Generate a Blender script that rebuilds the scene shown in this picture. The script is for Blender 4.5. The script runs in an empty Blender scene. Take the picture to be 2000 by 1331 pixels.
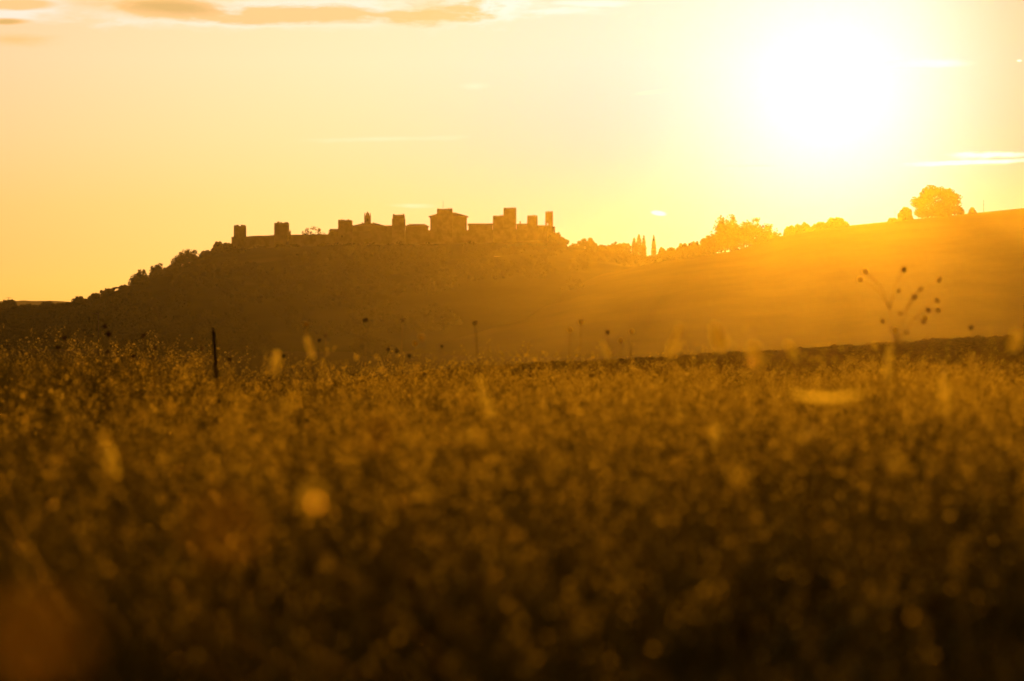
import bpy, math, random
import numpy as np
from mathutils import Vector

# ------------------------------------------------------------------ scene, camera, world, sun
sc = bpy.context.scene
COL = sc.collection
CAM_H = 1.05
LENS = 85.0
PXF = LENS / 36.0 * 2000.0            # focal length in photo pixels (photo is 2000 px wide)
HZN = 620.0                           # eye-level line in the photo
PITCH = -math.atan((665.5 - HZN) / PXF)

def P(px, py, d):
    """world point that stands at photo pixel (px, py) at distance d along the view"""
    x, y, z = (px - 1000.0) / PXF, 1.0, (665.5 - py) / PXF
    c, s = math.cos(PITCH), math.sin(PITCH)
    yy, zz = y * c - z * s, y * s + z * c
    return Vector((x / yy * d, d, CAM_H + zz / yy * d))

cam_d = bpy.data.cameras.new('camera')
cam = bpy.data.objects.new('camera', cam_d)
COL.objects.link(cam)
cam.location = (0, 0, CAM_H)
cam.rotation_euler = (math.pi / 2 + PITCH, 0, 0)
cam_d.lens = LENS
cam_d.sensor_width = 36.0
cam_d.clip_start = 0.1
cam_d.clip_end = 20000
cam_d.dof.use_dof = True
cam_d.dof.focus_distance = 110.0
cam_d.dof.aperture_fstop = 1.8
sc.camera = cam

SUN = (P(1615, 205, 1.0) - Vector((0, 0, CAM_H))).normalized()
SUN_EL = math.asin(SUN.z)
SUN_AZ = math.atan2(SUN.x, SUN.y)

sun_d = bpy.data.lights.new('sun', 'SUN')
sun_d.energy = 5.0
sun_d.angle = math.radians(0.53)
sun_d.color = (1.0, 0.385, 0.025)
sun = bpy.data.objects.new('sun', sun_d)
COL.objects.link(sun)
sun.rotation_euler = SUN.to_track_quat('Z', 'Y').to_euler()

sc.view_settings.view_transform = 'Standard'
sc.view_settings.look = 'None'
sc.view_settings.exposure = 0.0
sc.view_settings.gamma = 1.0
sc.cycles.use_denoising = True
sc.cycles.max_bounces = 6
sc.cycles.diffuse_bounces = 3
sc.cycles.glossy_bounces = 2
sc.cycles.transmission_bounces = 4
sc.cycles.volume_bounces = 0
sc.cycles.sample_clamp_indirect = 4.0
sc.cycles.caustics_reflective = False
sc.cycles.caustics_refractive = False

world = bpy.data.worlds.new('World')
sc.world = world
world.use_nodes = True
WT = world.node_tree

class NT:
    """small helper for writing node maths"""
    def __init__(s, tree): s.t = tree
    def n(s, kind, **kw):
        nd = s.t.nodes.new(kind)
        for k, v in kw.items(): setattr(nd, k, v)
        return nd
    def put(s, sock, v):
        if isinstance(v, bpy.types.NodeSocket): s.t.links.new(v, sock)
        elif v is not None:
            if isinstance(v, (tuple, list)) and len(v) == 3 and len(getattr(sock, 'default_value', (0, 0, 0))) == 4: v = (*v, 1)
            sock.default_value = v
    def m(s, op, a, b=None, c=None, clamp=False):
        nd = s.n('ShaderNodeMath', operation=op, use_clamp=clamp)
        s.put(nd.inputs[0], a)
        if b is not None: s.put(nd.inputs[1], b)
        if c is not None: s.put(nd.inputs[2], c)
        return nd.outputs[0]
    def vm(s, op, a, b=None, scale=None):
        nd = s.n('ShaderNodeVectorMath', operation=op)
        s.put(nd.inputs[0], a)
        if b is not None: s.put(nd.inputs[1], b)
        if scale is not None: s.put(nd.inputs[3], scale)
        return nd.outputs['Value'] if op in ('DOT_PRODUCT', 'LENGTH') else nd.outputs[0]
    def ss(s, x, lo, hi, a=0.0, b=1.0):
        nd = s.n('ShaderNodeMapRange', interpolation_type='SMOOTHSTEP')
        s.put(nd.inputs[0], x); s.put(nd.inputs[1], lo); s.put(nd.inputs[2], hi); s.put(nd.inputs[3], a); s.put(nd.inputs[4], b)
        return nd.outputs[0]
    def mix(s, f, a, b, mode='MIX'):
        nd = s.n('ShaderNodeMix', data_type='RGBA', blend_type=mode)
        s.put(nd.inputs[0], f); s.put(nd.inputs[6], a); s.put(nd.inputs[7], b)
        return nd.outputs[2]
    def noise(s, vec, scale, detail=4.0, rough=0.55, dist=0.0):
        nd = s.n('ShaderNodeTexNoise')
        s.put(nd.inputs['Vector'], vec)
        nd.inputs['Scale'].default_value = scale; nd.inputs['Detail'].default_value = detail
        nd.inputs['Roughness'].default_value = rough; nd.inputs['Distortion'].default_value = dist
        return nd.outputs[0]
    def ramp(s, f, stops):
        nd = s.n('ShaderNodeValToRGB'); cr = nd.color_ramp
        while len(cr.elements) < len(stops): cr.elements.new(0.5)
        for e, (p, c) in zip(cr.elements, stops): e.position = p; e.color = (*c, 1)
        s.put(nd.inputs[0], f)
        return nd.outputs[0]
    def comb(s, x, y, z=0.0):
        nd = s.n('ShaderNodeCombineXYZ')
        for i, v in enumerate((x, y, z)): s.put(nd.inputs[i], v)
        return nd.outputs[0]

def build_sky():
    w = NT(WT)
    bg = WT.nodes['Background']
    sk = w.n('ShaderNodeTexSky', sky_type='NISHITA', sun_disc=False)
    sk.sun_elevation = SUN_EL
    sk.sun_rotation = SUN_AZ
    sk.altitude = 200
    STR = 0.1
    tc = w.n('ShaderNodeTexCoord')
    d = w.vm('NORMALIZE', tc.outputs['Generated'])
    sp = w.n('ShaderNodeSeparateXYZ'); w.put(sp.inputs[0], d)
    x, y, z = sp.outputs
    # compress the sky's huge range near the sun: c / (1 + k c)
    raw = w.vm('SCALE', sk.outputs[0], scale=STR)
    den = w.vm('ADD', w.vm('SCALE', raw, scale=1.15), (1, 1, 1))
    base = w.vm('DIVIDE', raw, den)
    el = w.m('MULTIPLY', w.m('ARCSINE', z), 180 / math.pi)            # degrees
    tint = w.ramp(w.m('DIVIDE', el, 10.0, clamp=True), SKY_TINT)
    base = w.vm('MULTIPLY', base, DOME_TINT)
    th = w.m('MULTIPLY', w.m('ARCCOSINE', w.vm('DOT_PRODUCT', d, tuple(SUN))), 180 / math.pi)
    gauss = lambda q: w.m('EXPONENT', w.m('MULTIPLY', w.m('POWER', w.m('DIVIDE', th, q), 2.0), -1.0))
    core = gauss(AUR[0])
    wide = w.m('EXPONENT', w.m('MULTIPLY', w.m('DIVIDE', th, AUR[1]), -1.0))
    az = w.m('MULTIPLY', w.m('ARCTAN2', x, y), 180 / math.pi)
    glow = w.m('MULTIPLY', gauss(AUR[2]), w.ss(az, 9.0, 13.0, 1.0, 0.72))        # evening glow round the sun; lens vignette painted in as dimming to the right
    tint = w.vm('MULTIPLY', tint, w.vm('SUBTRACT', (1, 1, 1), w.vm('SCALE', (0.2, 0.72, 0.0), scale=w.m('MULTIPLY', gauss(7.5), w.ss(el, 3.5, 7.5, 1.0, 0.45)))))
    tint = w.vm('MULTIPLY', tint, w.mix(w.ss(az, 8.5, 12.5), (1, 1, 1), (1.0, 0.88, 0.55)))  # same vignette: right side of the sky painted dimmer and more orange
    aur = w.vm('ADD', w.vm('SCALE', AUR_CORE, scale=core), w.vm('SCALE', AUR_WIDE, scale=wide))
    sky = w.vm('ADD', w.vm('ADD', base, aur), w.vm('SCALE', tint, scale=glow))
    # clouds, placed by compass direction: u = east, v = up on the tangent plane to the west-facing view
    front = w.m('GREATER_THAN', y, 0.3)
    u = w.m('DIVIDE', x, w.m('MAXIMUM', y, 0.05)); v = w.m('DIVIDE', z, w.m('MAXIMUM', y, 0.05))
    uv = w.comb(u, v)
    stretched = w.comb(w.m('MULTIPLY', u, 1.0), w.m('MULTIPLY', v, 4.2))
    n1 = w.noise(stretched, 22.0, 6.0, 0.6, 0.5)
    n2 = w.noise(w.comb(w.m('MULTIPLY', u, 1.0), w.m('MULTIPLY', v, 3.0)), 70.0, 5.0, 0.6, 0.3)
    nn = w.m('ADD', w.m('MULTIPLY', w.m('SUBTRACT', n1, 0.5), 2.6), w.m('MULTIPLY', w.m('SUBTRACT', n2, 0.5), 1.2))

    def uvp(px, py):
        q = P(px, py, 1.0); return q.x, q.z - CAM_H
    def blob(px, py, rx, ry, tilt=0.0, amp=0.75, soft=0.55, bias=0.0):
        """cloud body: ellipse distance broken up with noise -> 0..1"""
        a, b = uvp(px, py)
        du = w.m('SUBTRACT', u, a); dv = w.m('SUBTRACT', v, b)
        dv = w.m('SUBTRACT', dv, w.m('MULTIPLY', du, tilt))
        q = w.m('SQRT', w.m('ADD', w.m('POWER', w.m('DIVIDE', du, rx / PXF), 2.0), w.m('POWER', w.m('DIVIDE', dv, ry / PXF), 2.0)))
        f = w.m('ADD', w.m('SUBTRACT', 1.0, q), w.m('MULTIPLY', nn, amp))
        return w.ss(f, bias, bias + soft)
    def union(lst):
        r = lst[0]
        for k in lst[1:]: r = w.m('MAXIMUM', r, k)
        return w.m('MULTIPLY', r, front)
    rim = union([blob(560, 26, 560, 42, 0.0, 0.62, 0.8), blob(930, 20, 200, 42, 0.10, 0.85, 0.7), blob(20, 20, 170, 40, 0, .7, .9),
                 blob(1160, 6, 130, 9, 0.0, 0.7, 0.8), blob(1060, 22, 90, 10, .05, .9, .8)])
    body = union([blob(330, 16, 210, 28, -0.05, 0.75, 0.6), blob(590, 30, 270, 24, -0.01, 0.75, 0.6), blob(840, 29, 160, 31, 0.04, 0.85, 0.6),
                  blob(20, 10, 110, 14, 0, .5, .6), blob(10, 43, 70, 9, 0, .5, .6), blob(30, 78, 120, 20, 0, .4, 1.2)])
    dark = union([blob(330, 14, 140, 20, -0.05, 0.4, 0.9), blob(10, 43, 55, 8, 0, .4, .8)])
    bright = union([blob(1790, 124, 125, 12, 0.01, 0.35, 0.7), blob(1925, 303, 100, 10, 0.03, 0.75, 0.6), blob(1880, 318, 150, 7, 0.04, 0.5, 0.6),
                    blob(1286, 417, 19, 6.5, -0.12, 0.18, 0.5), blob(1991, 119, 7, 3, 0, .2, .6)])
    faint = union([blob(925, 169, 44, 11, 0, 0.5, 1.1), blob(740, 272, 190, 8, 0.02, 0.5, 1.2), blob(1430, 324, 110, 3.2, 0, 0.9, 0.7),
                   blob(1280, 180, 55, 6, 0.1, 0.5, 1.2), blob(800, 402, 60, 7, 0, .6, 1.2)])
    sky = w.mix(w.m('MULTIPLY', rim, 0.62), sky, (1.15, 1.0, 0.92))
    sky = w.mix(w.m('MULTIPLY', body, 0.85), sky, (1.05, 0.58, 0.19))
    sky = w.mix(w.m('MULTIPLY', dark, 0.75), sky, (0.70, 0.44, 0.14))
    sky = w.mix(w.m('MULTIPLY', bright, 0.92), sky, (1.25, 1.15, 1.0))
    sky = w.mix(w.m('MULTIPLY', faint, 0.45), sky, (1.15, 0.98, 0.72))
    w.put(bg.inputs[0], sky)
    bg.inputs[1].default_value = 1.0

SKY_TINT = [(0.0, (1.4, 0.64, 0.10)), (0.10, (1.4, 0.70, 0.16)), (0.26, (1.4, 0.77, 0.235)), (0.42, (1.4, 0.84, 0.37)), (0.60, (1.4, 0.89, 0.49)), (1.0, (1.2, 0.83, 0.5))]
DOME_TINT = (0.20, 0.12, 0.025)
AUR = (2.8, 6.0, 34.0)
AUR_CORE = (0.3, 0.26, 0.36)
AUR_WIDE = (0.04, 0.04, 0.37)
build_sky()
HAZE_DENSITY = 3.05e-5
HAZE_G = 0.905

# ------------------------------------------------------------------ helpers
RNG = np.random.default_rng(11)
random.seed(5)

def vnoise(x, y, seed=0):
    """2-D value noise in -1..1, numpy arrays"""
    x = np.asarray(x, float); y = np.asarray(y, float)
    xi = np.floor(x).astype(np.int64); yi = np.floor(y).astype(np.int64)
    fx = x - xi; fy = y - yi
    fx = fx * fx * (3 - 2 * fx); fy = fy * fy * (3 - 2 * fy)
    def h(a, b):
        n = (a * 374761393 + b * 668265263 + seed * 974711) & 0xFFFFFFFF
        n = ((n ^ (n >> 13)) * 1274126177) & 0xFFFFFFFF
        n = n ^ (n >> 16)
        return (n & 0xFFFF) / 32767.5 - 1.0
    a = h(xi, yi) * (1 - fx) + h(xi + 1, yi) * fx
    b = h(xi, yi + 1) * (1 - fx) + h(xi + 1, yi + 1) * fx
    return a * (1 - fy) + b * fy

def fbm(x, y, octv=4, seed=0, gain=0.5):
    r = 0; a = 1.0
    for k in range(octv):
        r = r + a * vnoise(x * 2 ** k, y * 2 ** k, seed + k * 17); a *= gain
    return r

def sstep(a, b, x):
    t = np.clip((np.asarray(x, float) - a) / (b - a), 0, 1)
    return t * t * (3 - 2 * t)

def mesh_obj(name, verts, faces, mats, parent=None, mat_idx=None, smooth=False):
    verts = np.asarray(verts, np.float32)
    me = bpy.data.meshes.new(name)
    if isinstance(faces, np.ndarray):
        nf, k = faces.shape
        me.vertices.add(len(verts)); me.vertices.foreach_set('co', verts.ravel())
        me.loops.add(nf * k); me.loops.foreach_set('vertex_index', faces.astype(np.int32).ravel())
        me.polygons.add(nf); me.polygons.foreach_set('loop_start', np.arange(0, nf * k, k, dtype=np.int32))
        me.polygons.foreach_set('loop_total', np.full(nf, k, np.int32))
    else:
        me.from_pydata([tuple(map(float, v)) for v in verts], [], faces)
    if not isinstance(mats, (list, tuple)): mats = [mats]
    for m in mats: me.materials.append(m)
    if mat_idx is not None: me.polygons.foreach_set('material_index', np.asarray(mat_idx, np.int32))
    me.polygons.foreach_set('use_smooth', np.full(len(me.polygons), smooth))
    me.update(calc_edges=True)
    me.validate()
    o = bpy.data.objects.new(name, me)
    COL.objects.link(o)
    if parent is not None: o.parent = parent
    return o

def tag(o, label=None, cat=None, group=None, kind=None):
    if label: o['label'] = label
    if cat: o['category'] = cat
    if group: o['group'] = group
    if kind: o['kind'] = kind
    return o

def empty(name, loc, label, cat, group=None):
    o = bpy.data.objects.new(name, None)
    o.empty_display_size = 0.3
    o.location = loc
    COL.objects.link(o)
    return tag(o, label, cat, group)

class MB:
    """collects verts and faces"""
    def __init__(s): s.v = []; s.f = []
    def add(s, v, f):
        b = len(s.v); s.v += [tuple(map(float, q)) for q in v]; s.f += [tuple(i + b for i in q) for q in f]
    def box(s, x0, x1, y0, y1, z0, z1, taper=0.0):
        t = taper
        s.add([(x0, y0, z0), (x1, y0, z0), (x1, y1, z0), (x0, y1, z0), (x0 + t, y0 + t, z1), (x1 - t, y0 + t, z1), (x1 - t, y1 - t, z1), (x0 + t, y1 - t, z1)],
              [(0, 3, 2, 1), (4, 5, 6, 7), (0, 1, 5, 4), (1, 2, 6, 5), (2, 3, 7, 6), (3, 0, 4, 7)])
    def tube(s, pts, rad, n=6):
        pts = [Vector(p) for p in pts]
        rings = []
        for i, p in enumerate(pts):
            t = (pts[min(i + 1, len(pts) - 1)] - pts[max(i - 1, 0)]).normalized()
            a = t.cross(Vector((0.31, 0.95, 0.07)))
            if a.length < 1e-3: a = t.cross(Vector((1, 0, 0)))
            a.normalize(); b = t.cross(a)
            rings.append([p + (a * math.cos(2 * math.pi * k / n) + b * math.sin(2 * math.pi * k / n)) * rad[i] for k in range(n)])
        v = [q for r in rings for q in r]; f = []
        for i in range(len(pts) - 1):
            for k in range(n):
                f.append((i * n + k, i * n + (k + 1) % n, (i + 1) * n + (k + 1) % n, (i + 1) * n + k))
        f.append(tuple(range(n))[::-1]); f.append(tuple((len(pts) - 1) * n + k for k in range(n)))
        s.add(v, f)
    def ball(s, c, r, nu=8, nv=6, rz=None, jit=0.0):
        rz = rz or r; v = [(c[0], c[1], c[2] - rz)]
        for i in range(1, nv):
            t = math.pi * i / nv
            for k in range(nu):
                j = 1 + random.uniform(-jit, jit)
                a = 2 * math.pi * k / nu
                v.append((c[0] + r * j * math.sin(t) * math.cos(a), c[1] + r * j * math.sin(t) * math.sin(a), c[2] - rz * j * math.cos(t)))
        v.append((c[0], c[1], c[2] + rz)); f = []
        for k in range(nu): f.append((0, 1 + (k + 1) % nu, 1 + k))
        for i in range(nv - 2):
            for k in range(nu):
                a = 1 + i * nu + k; b = 1 + i * nu + (k + 1) % nu
                f.append((a, b, b + nu, a + nu))
        l = len(v) - 1
        for k in range(nu): f.append((l, 1 + (nv - 2) * nu + k, 1 + (nv - 2) * nu + (k + 1) % nu))
        s.add(v, f)
    def build(s, name, mat, parent=None, smooth=False):
        return mesh_obj(name, s.v, s.f, mat, parent, None, smooth)

# ------------------------------------------------------------------ materials
def material(name, dark, light, scale=1.0, rough=0.9, transl=0.0, island=False, gloss=0.0, grough=0.45, detail=5.0, bump=0.0, patch=None):
    """noise (or per-leaf random) between two colours; optional translucency and a sheen"""
    m = bpy.data.materials.new(name); m.use_nodes = True
    t = m.node_tree; t.nodes.clear(); w = NT(t)
    out = w.n('ShaderNodeOutputMaterial')
    geo = w.n('ShaderNodeNewGeometry')
    if island: f = geo.outputs['Random Per Island']
    else:
        f = w.ss(w.noise(geo.outputs['Position'], scale, detail, 0.62), 0.32, 0.68)
    col = w.mix(f, dark, light)
    if patch:
        pf = w.ss(w.noise(geo.outputs['Position'], patch[0], 3.0, 0.5), patch[2], patch[3])
        col = w.mix(pf, col, patch[1])
    nrm = None
    if bump:
        b = w.n('ShaderNodeBump'); b.inputs['Strength'].default_value = bump
        w.put(b.inputs['Height'], w.noise(geo.outputs['Position'], scale * 3, 5.0)); nrm = b.outputs[0]
    df = w.n('ShaderNodeBsdfDiffuse'); w.put(df.inputs[0], col); df.inputs[1].default_value = rough
    if nrm: w.put(df.inputs['Normal'], nrm)
    s = df.outputs[0]
    if transl:
        tr = w.n('ShaderNodeBsdfTranslucent'); w.put(tr.inputs[0], col)
        mx = w.n('ShaderNodeMixShader'); mx.inputs[0].default_value = transl
        w.put(mx.inputs[1], s); w.put(mx.inputs[2], tr.outputs[0]); s = mx.outputs[0]
    if gloss:
        gl = w.n('ShaderNodeBsdfGlossy'); gl.inputs[0].default_value = (0.9, 0.7, 0.25, 1); gl.inputs[1].default_value = grough
        fr = w.n('ShaderNodeFresnel'); fr.inputs[0].default_value = 1.5
        mx = w.n('ShaderNodeMixShader'); w.put(mx.inputs[0], w.m('MULTIPLY', fr.outputs[0], gloss))
        w.put(mx.inputs[1], s); w.put(mx.inputs[2], gl.outputs[0]); s = mx.outputs[0]
    w.put(out.inputs[0], s)
    return m

M_SOIL = material('field_soil', (0.05, 0.034, 0.016), (0.11, 0.075, 0.035), 1.2, bump=0.3)
M_PLOUGH = material('ploughed_soil', (0.10, 0.06, 0.012), (0.20, 0.12, 0.025), 2.5, bump=0.4)
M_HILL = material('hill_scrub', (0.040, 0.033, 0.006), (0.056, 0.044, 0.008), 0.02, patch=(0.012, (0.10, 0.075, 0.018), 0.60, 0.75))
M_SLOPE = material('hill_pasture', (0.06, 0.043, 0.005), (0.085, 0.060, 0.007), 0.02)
M_FAR = material('far_hill_wood', (0.06, 0.06, 0.03), (0.12, 0.10, 0.05), 0.01)
M_STONE = material('pale_stone', (0.18, 0.13, 0.06), (0.26, 0.19, 0.09), 0.35, bump=0.2)
M_WALLST = material('wall_stone', (0.17, 0.125, 0.055), (0.24, 0.18, 0.085), 0.25, bump=0.2)
M_ROOF = material('clay_tile', (0.20, 0.10, 0.06), (0.32, 0.17, 0.10), 1.2)
M_DARK = material('dark_opening', (0.02, 0.018, 0.015), (0.03, 0.026, 0.02), 1.0)
M_LEAF = material('oak_leaves', (0.035, 0.036, 0.006), (0.085, 0.072, 0.015), 1.0, transl=0.3, island=True)
M_SCRUB = material('scrub_leaves', (0.042, 0.035, 0.006), (0.054, 0.043, 0.008), 1.0, transl=0.0, island=True)
M_CYP = material('cypress_leaves', (0.02, 0.028, 0.012), (0.05, 0.055, 0.022), 1.0, transl=0.15, island=True)
M_BARK = material('bark', (0.05, 0.038, 0.026), (0.11, 0.085, 0.06), 3.0)
M_WOOD = material('weathered_wood', (0.05, 0.034, 0.02), (0.12, 0.085, 0.05), 14.0, bump=0.4)
M_METAL = material('grey_metal', (0.10, 0.10, 0.10), (0.16, 0.155, 0.15), 8.0)
M_BLADE = material('grass_blades', (0.04, 0.037, 0.003), (0.16, 0.125, 0.009), 1.0, transl=0.5, island=True, gloss=0.12, grough=0.5)
M_STRAW = material('straw_seed_heads', (0.36, 0.27, 0.02), (0.95, 0.76, 0.10), 1.0, transl=0.85, island=True, gloss=0.3, grough=0.5)
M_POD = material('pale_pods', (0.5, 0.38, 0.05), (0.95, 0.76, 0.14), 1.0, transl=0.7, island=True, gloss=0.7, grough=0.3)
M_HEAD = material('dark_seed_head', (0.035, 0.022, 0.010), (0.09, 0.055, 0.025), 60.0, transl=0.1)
M_HEAD_VEILED = material('veiled_seed_head', (0.08, 0.05, 0.010), (0.18, 0.11, 0.02), 60.0, transl=0.25)  # dark seed head lightened, lens veil painted into its colour
M_STEM = material('dry_stem', (0.16, 0.11, 0.02), (0.30, 0.20, 0.04), 20.0, transl=0.5)
M_PLUME = material('golden_plume', (0.8, 0.68, 0.08), (0.97, 0.86, 0.14), 1.0, transl=0.9, island=True, gloss=1.0, grough=0.36)
M_ORANGE = material('orange_petals', (0.88, 0.56, 0.05), (0.95, 0.66, 0.08), 1.0, transl=0.5, island=True)

# ------------------------------------------------------------------ ground and hills
def field_z(x, y):
    x = np.asarray(x, float); y = np.asarray(y, float)
    r = np.hypot(x, y)
    z = -0.0165 * np.clip(y, -30, 60) + 0.05 * fbm(x * 0.35, y * 0.35, 3, 3)
    z = z + 0.50 * sstep(22, 38, y) * sstep(-3.2, -6.5, x - 0.0) * (1 - sstep(44, 60, y))
    drop = sstep(46, 330, y) * 6.3 + sstep(45, 80, y) * 3.2
    drop = np.maximum(drop, sstep(60, 500, r) * 9.0)
    return z - drop

def build_ground():
    na_f = 90
    az = np.concatenate([np.linspace(-0.4, 0.4, na_f), np.linspace(0.4, 2 * math.pi - 0.4, 70)[1:-1]])
    rr = np.concatenate([[0.05], np.geomspace(0.4, 4300, 130)])
    A, R = np.meshgrid(az, rr)
    X = R * np.sin(A); Y = R * np.cos(A)
    Z = field_z(X, Y) + np.clip((R - 400) / 400, 0, 1) * 1.2 * fbm(X / 160, Y / 160, 3, 9)
    n = len(az); m = len(rr)
    i, j = np.meshgrid(np.arange(m - 1), np.arange(n), indexing='ij')
    q = np.stack([i * n + j, i * n + (j + 1) % n, (i + 1) * n + (j + 1) % n, (i + 1) * n + j], -1).reshape(-1, 4)[:, ::-1]
    v = np.stack([X, Y, Z], -1).reshape(-1, 3)
    o = mesh_obj('ground', v, np.ascontiguousarray(q), M_SOIL, smooth=True)
    return tag(o, kind='structure')

def grid_obj(name, xs, ys, zf, mat, label=None, smooth=True):
    X, Y = np.meshgrid(xs, ys)
    Z = zf(X, Y)
    n = len(xs); m = len(ys)
    i, j = np.meshgrid(np.arange(m - 1), np.arange(n - 1), indexing='ij')
    q = np.stack([i * n + j, i * n + j + 1, (i + 1) * n + j + 1, (i + 1) * n + j], -1).reshape(-1, 4)
    o = mesh_obj(name, np.stack([X, Y, Z], -1).reshape(-1, 3), np.ascontiguousarray(q), mat, smooth=smooth)
    return tag(o, label, None, None, 'structure')

VALLEY = -9.5
def crest(profile, D):
    """photo skyline (px, py) at distance D -> function x -> z"""
    pts = [P(a, b, D) for a, b in profile]
    xs = [p.x for p in pts]; zs = [p.z for p in pts]
    return lambda x: np.interp(x, xs, zs)

CASTLE_D = 1300.0
c_castle = crest([(-900, 640), (-500, 622), (-200, 608), (0, 602), (100, 600), (200, 587), (260, 572), (330, 538), (400, 508), (455, 486), (560, 481), (700, 478),
                  (950, 474), (1060, 470), (1085, 472), (1110, 486), (1180, 494), (1250, 503), (1400, 507), (1600, 530), (1900, 570), (2400, 640)], 1240.0)
def castle_z(x, y):
    h = c_castle(x)
    p = 0.72 * sstep(760, 1245, y) + 0.28 * np.clip((y - 760) / 485, 0, 1)
    p = p * (1 - sstep(1400, 2000, y))
    z = VALLEY - 4 + (h - VALLEY + 4) * p
    und = 2.2 * fbm(x / 70, y / 70, 4, 21) * (1 - sstep(1150, 1235, y)) * sstep(760, 860, y)
    return z + und

RIGHT_D = 1050.0
c_right = crest([(700, 690), (850, 640), (1000, 590), (1130, 545), (1300, 509), (1440, 489), (1520, 461), (1650, 441), (1760, 430), (1900, 416), (2000, 406), (2200, 388), (2700, 372), (3400, 420)], RIGHT_D)
def right_z(x, y):
    h = np.maximum(c_right(x), VALLEY - 6)
    yy = y + 0.0 * x
    p = 0.5 * sstep(640, 1057, yy) + 0.5 * np.clip((yy - 640) / 417, 0, 1)
    p = np.minimum(p, 1.0) * (1 - sstep(1066, 1560, yy))
    return VALLEY - 6 + (h - VALLEY + 6) * p + 0.10 * fbm(x / 80, y / 80, 3, 5) * (1 - sstep(960, 1035, y)) * sstep(640, 740, y)

c_far = crest([(-6000, 600), (-1500, 585), (-500, 588), (-200, 590), (0, 589), (130, 592), (400, 590), (1000, 585), (2000, 592), (3500, 580), (8000, 600)], 3300.0)
def far_z(x, y):
    p = sstep(2700, 3300, y) * (1 - sstep(3400, 3950, y))
    return VALLEY - 5 + (c_far(x) - VALLEY + 5) * p + 3.0 * p * fbm(x / 38, y / 120, 4, 31)

PD = 200.0
def plough_top(x):
    # crest of the ploughed rise, falling away to the left
    pts = [(300, 790), (700, 747), (900, 722), (1100, 713), (1300, 700), (1500, 689), (1750, 672), (2000, 657), (2400, 635), (2900, 624)]
    q = [P(a, b, PD) for a, b in pts]
    return np.interp(x, [p.x for p in q], [p.z for p in q])
def plough_z(x, y):
    top = plough_top(x)
    front = -2.2 - 0.012 * (y - 48)
    p = 0.6 * sstep(46, PD + 1, y) + 0.4 * np.clip((y - 46) / (PD - 45), 0, 1)
    z = front * (1 - p) + top * p
    z = z - 9.0 * sstep(PD + 3, PD + 60, y) - 2.5 * sstep(-14.0, -30.0, x)
    cl = np.abs(fbm(x * 0.9, y * 0.7, 3, 41)) * 0.26 + np.maximum(fbm(x * 2.1, y * 1.6, 2, 47), 0) * 0.20
    return z + cl * (0.4 + 0.6 * sstep(60, 150, y)) + 0.08 * fbm(x * 0.25, y * 0.2, 2, 43) - 0.14

build_ground()
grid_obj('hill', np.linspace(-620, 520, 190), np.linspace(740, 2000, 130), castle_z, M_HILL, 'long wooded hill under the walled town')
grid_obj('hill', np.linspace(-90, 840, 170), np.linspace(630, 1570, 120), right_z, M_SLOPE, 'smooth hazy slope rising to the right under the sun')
grid_obj('hill', np.linspace(-2600, 2600, 700), np.concatenate([np.linspace(2700, 3250, 8), np.linspace(3280, 3420, 8), np.linspace(3480, 3960, 6)]), far_z, M_FAR, 'pale distant hills on the horizon at far left')
grid_obj('ploughed_field', np.linspace(-32, 80, 470), np.concatenate([np.linspace(45, 150, 110), np.linspace(150.6, 212, 170), np.linspace(214, 262, 12)]), plough_z, M_PLOUGH, smooth=False)

# ------------------------------------------------------------------ trees
def leaf_quads(centres, normals_rand, size, rng):
    n = len(centres)
    a = rng.normal(size=(n, 3)); a /= np.linalg.norm(a, axis=1)[:, None]
    b = np.cross(a, rng.normal(size=(n, 3))); b /= np.linalg.norm(b, axis=1)[:, None]
    s = size * rng.uniform(0.6, 1.35, (n, 1))
    a = a * s; b = b * s * 0.7
    v = np.stack([centres - a, centres + b * 0.9, centres + a, centres - b * 0.9], 1).reshape(-1, 3)
    return v, np.arange(n * 4).reshape(-1, 4)

def crown_points(w, d, h, nclump, nleaf, rng, kind):
    """leaf positions in a crown whose box is w x d x h, base at z = 0"""
    pts = []; dome = kind in ('oak', 'loose')
    if kind == 'cypress':
        z = rng.beta(1.1, 1.35, nclump * nleaf)
        prof = np.sin(np.pi * np.clip(z, 0, 1) ** 0.55) ** 0.6 * (1 - z * 0.35) * 0.5
        a = rng.uniform(0, 2 * np.pi, len(z)); r = prof * np.sqrt(rng.uniform(0.15, 1, len(z))) * (1 + 0.25 * rng.normal(size=len(z)))
        return np.stack([r * np.cos(a) * w, r * np.sin(a) * d, z * h], -1)
    for k in range(nclump):
        u = rng.normal(size=3); u /= np.linalg.norm(u)
        u[2] = abs(u[2]) if dome else max(u[2], -0.75)
        rad = rng.uniform(0.45, 1.0) ** 0.6
        c = u * rad
        if kind == 'loose': rs = rng.uniform(0.12, 0.24)
        elif kind == 'round': rs = rng.uniform(0.14, 0.24)
        else: rs = rng.uniform(0.09, 0.32)
        c = c * (1 - rs) * rng.uniform(0.88, 1.06)
        q = rng.normal(size=(nleaf, 3)); q /= np.linalg.norm(q, axis=1)[:, None]
        q = q * (rng.uniform(0, 1, (nleaf, 1)) ** 0.45) * rs
        pts.append(c + q)
    p = np.concatenate(pts)
    lo = np.percentile(p, 0.5, axis=0); hi = np.percentile(p, 99.6, axis=0)
    p[:, 0] = (p[:, 0] - (lo[0] + hi[0]) / 2) / (hi[0] - lo[0]) * w; p[:, 1] = (p[:, 1] - (lo[1] + hi[1]) / 2) / (hi[1] - lo[1]) * d
    p[:, 2] = np.maximum(p[:, 2] - lo[2], -0.02) / (hi[2] - lo[2]) * h
    return p

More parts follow.
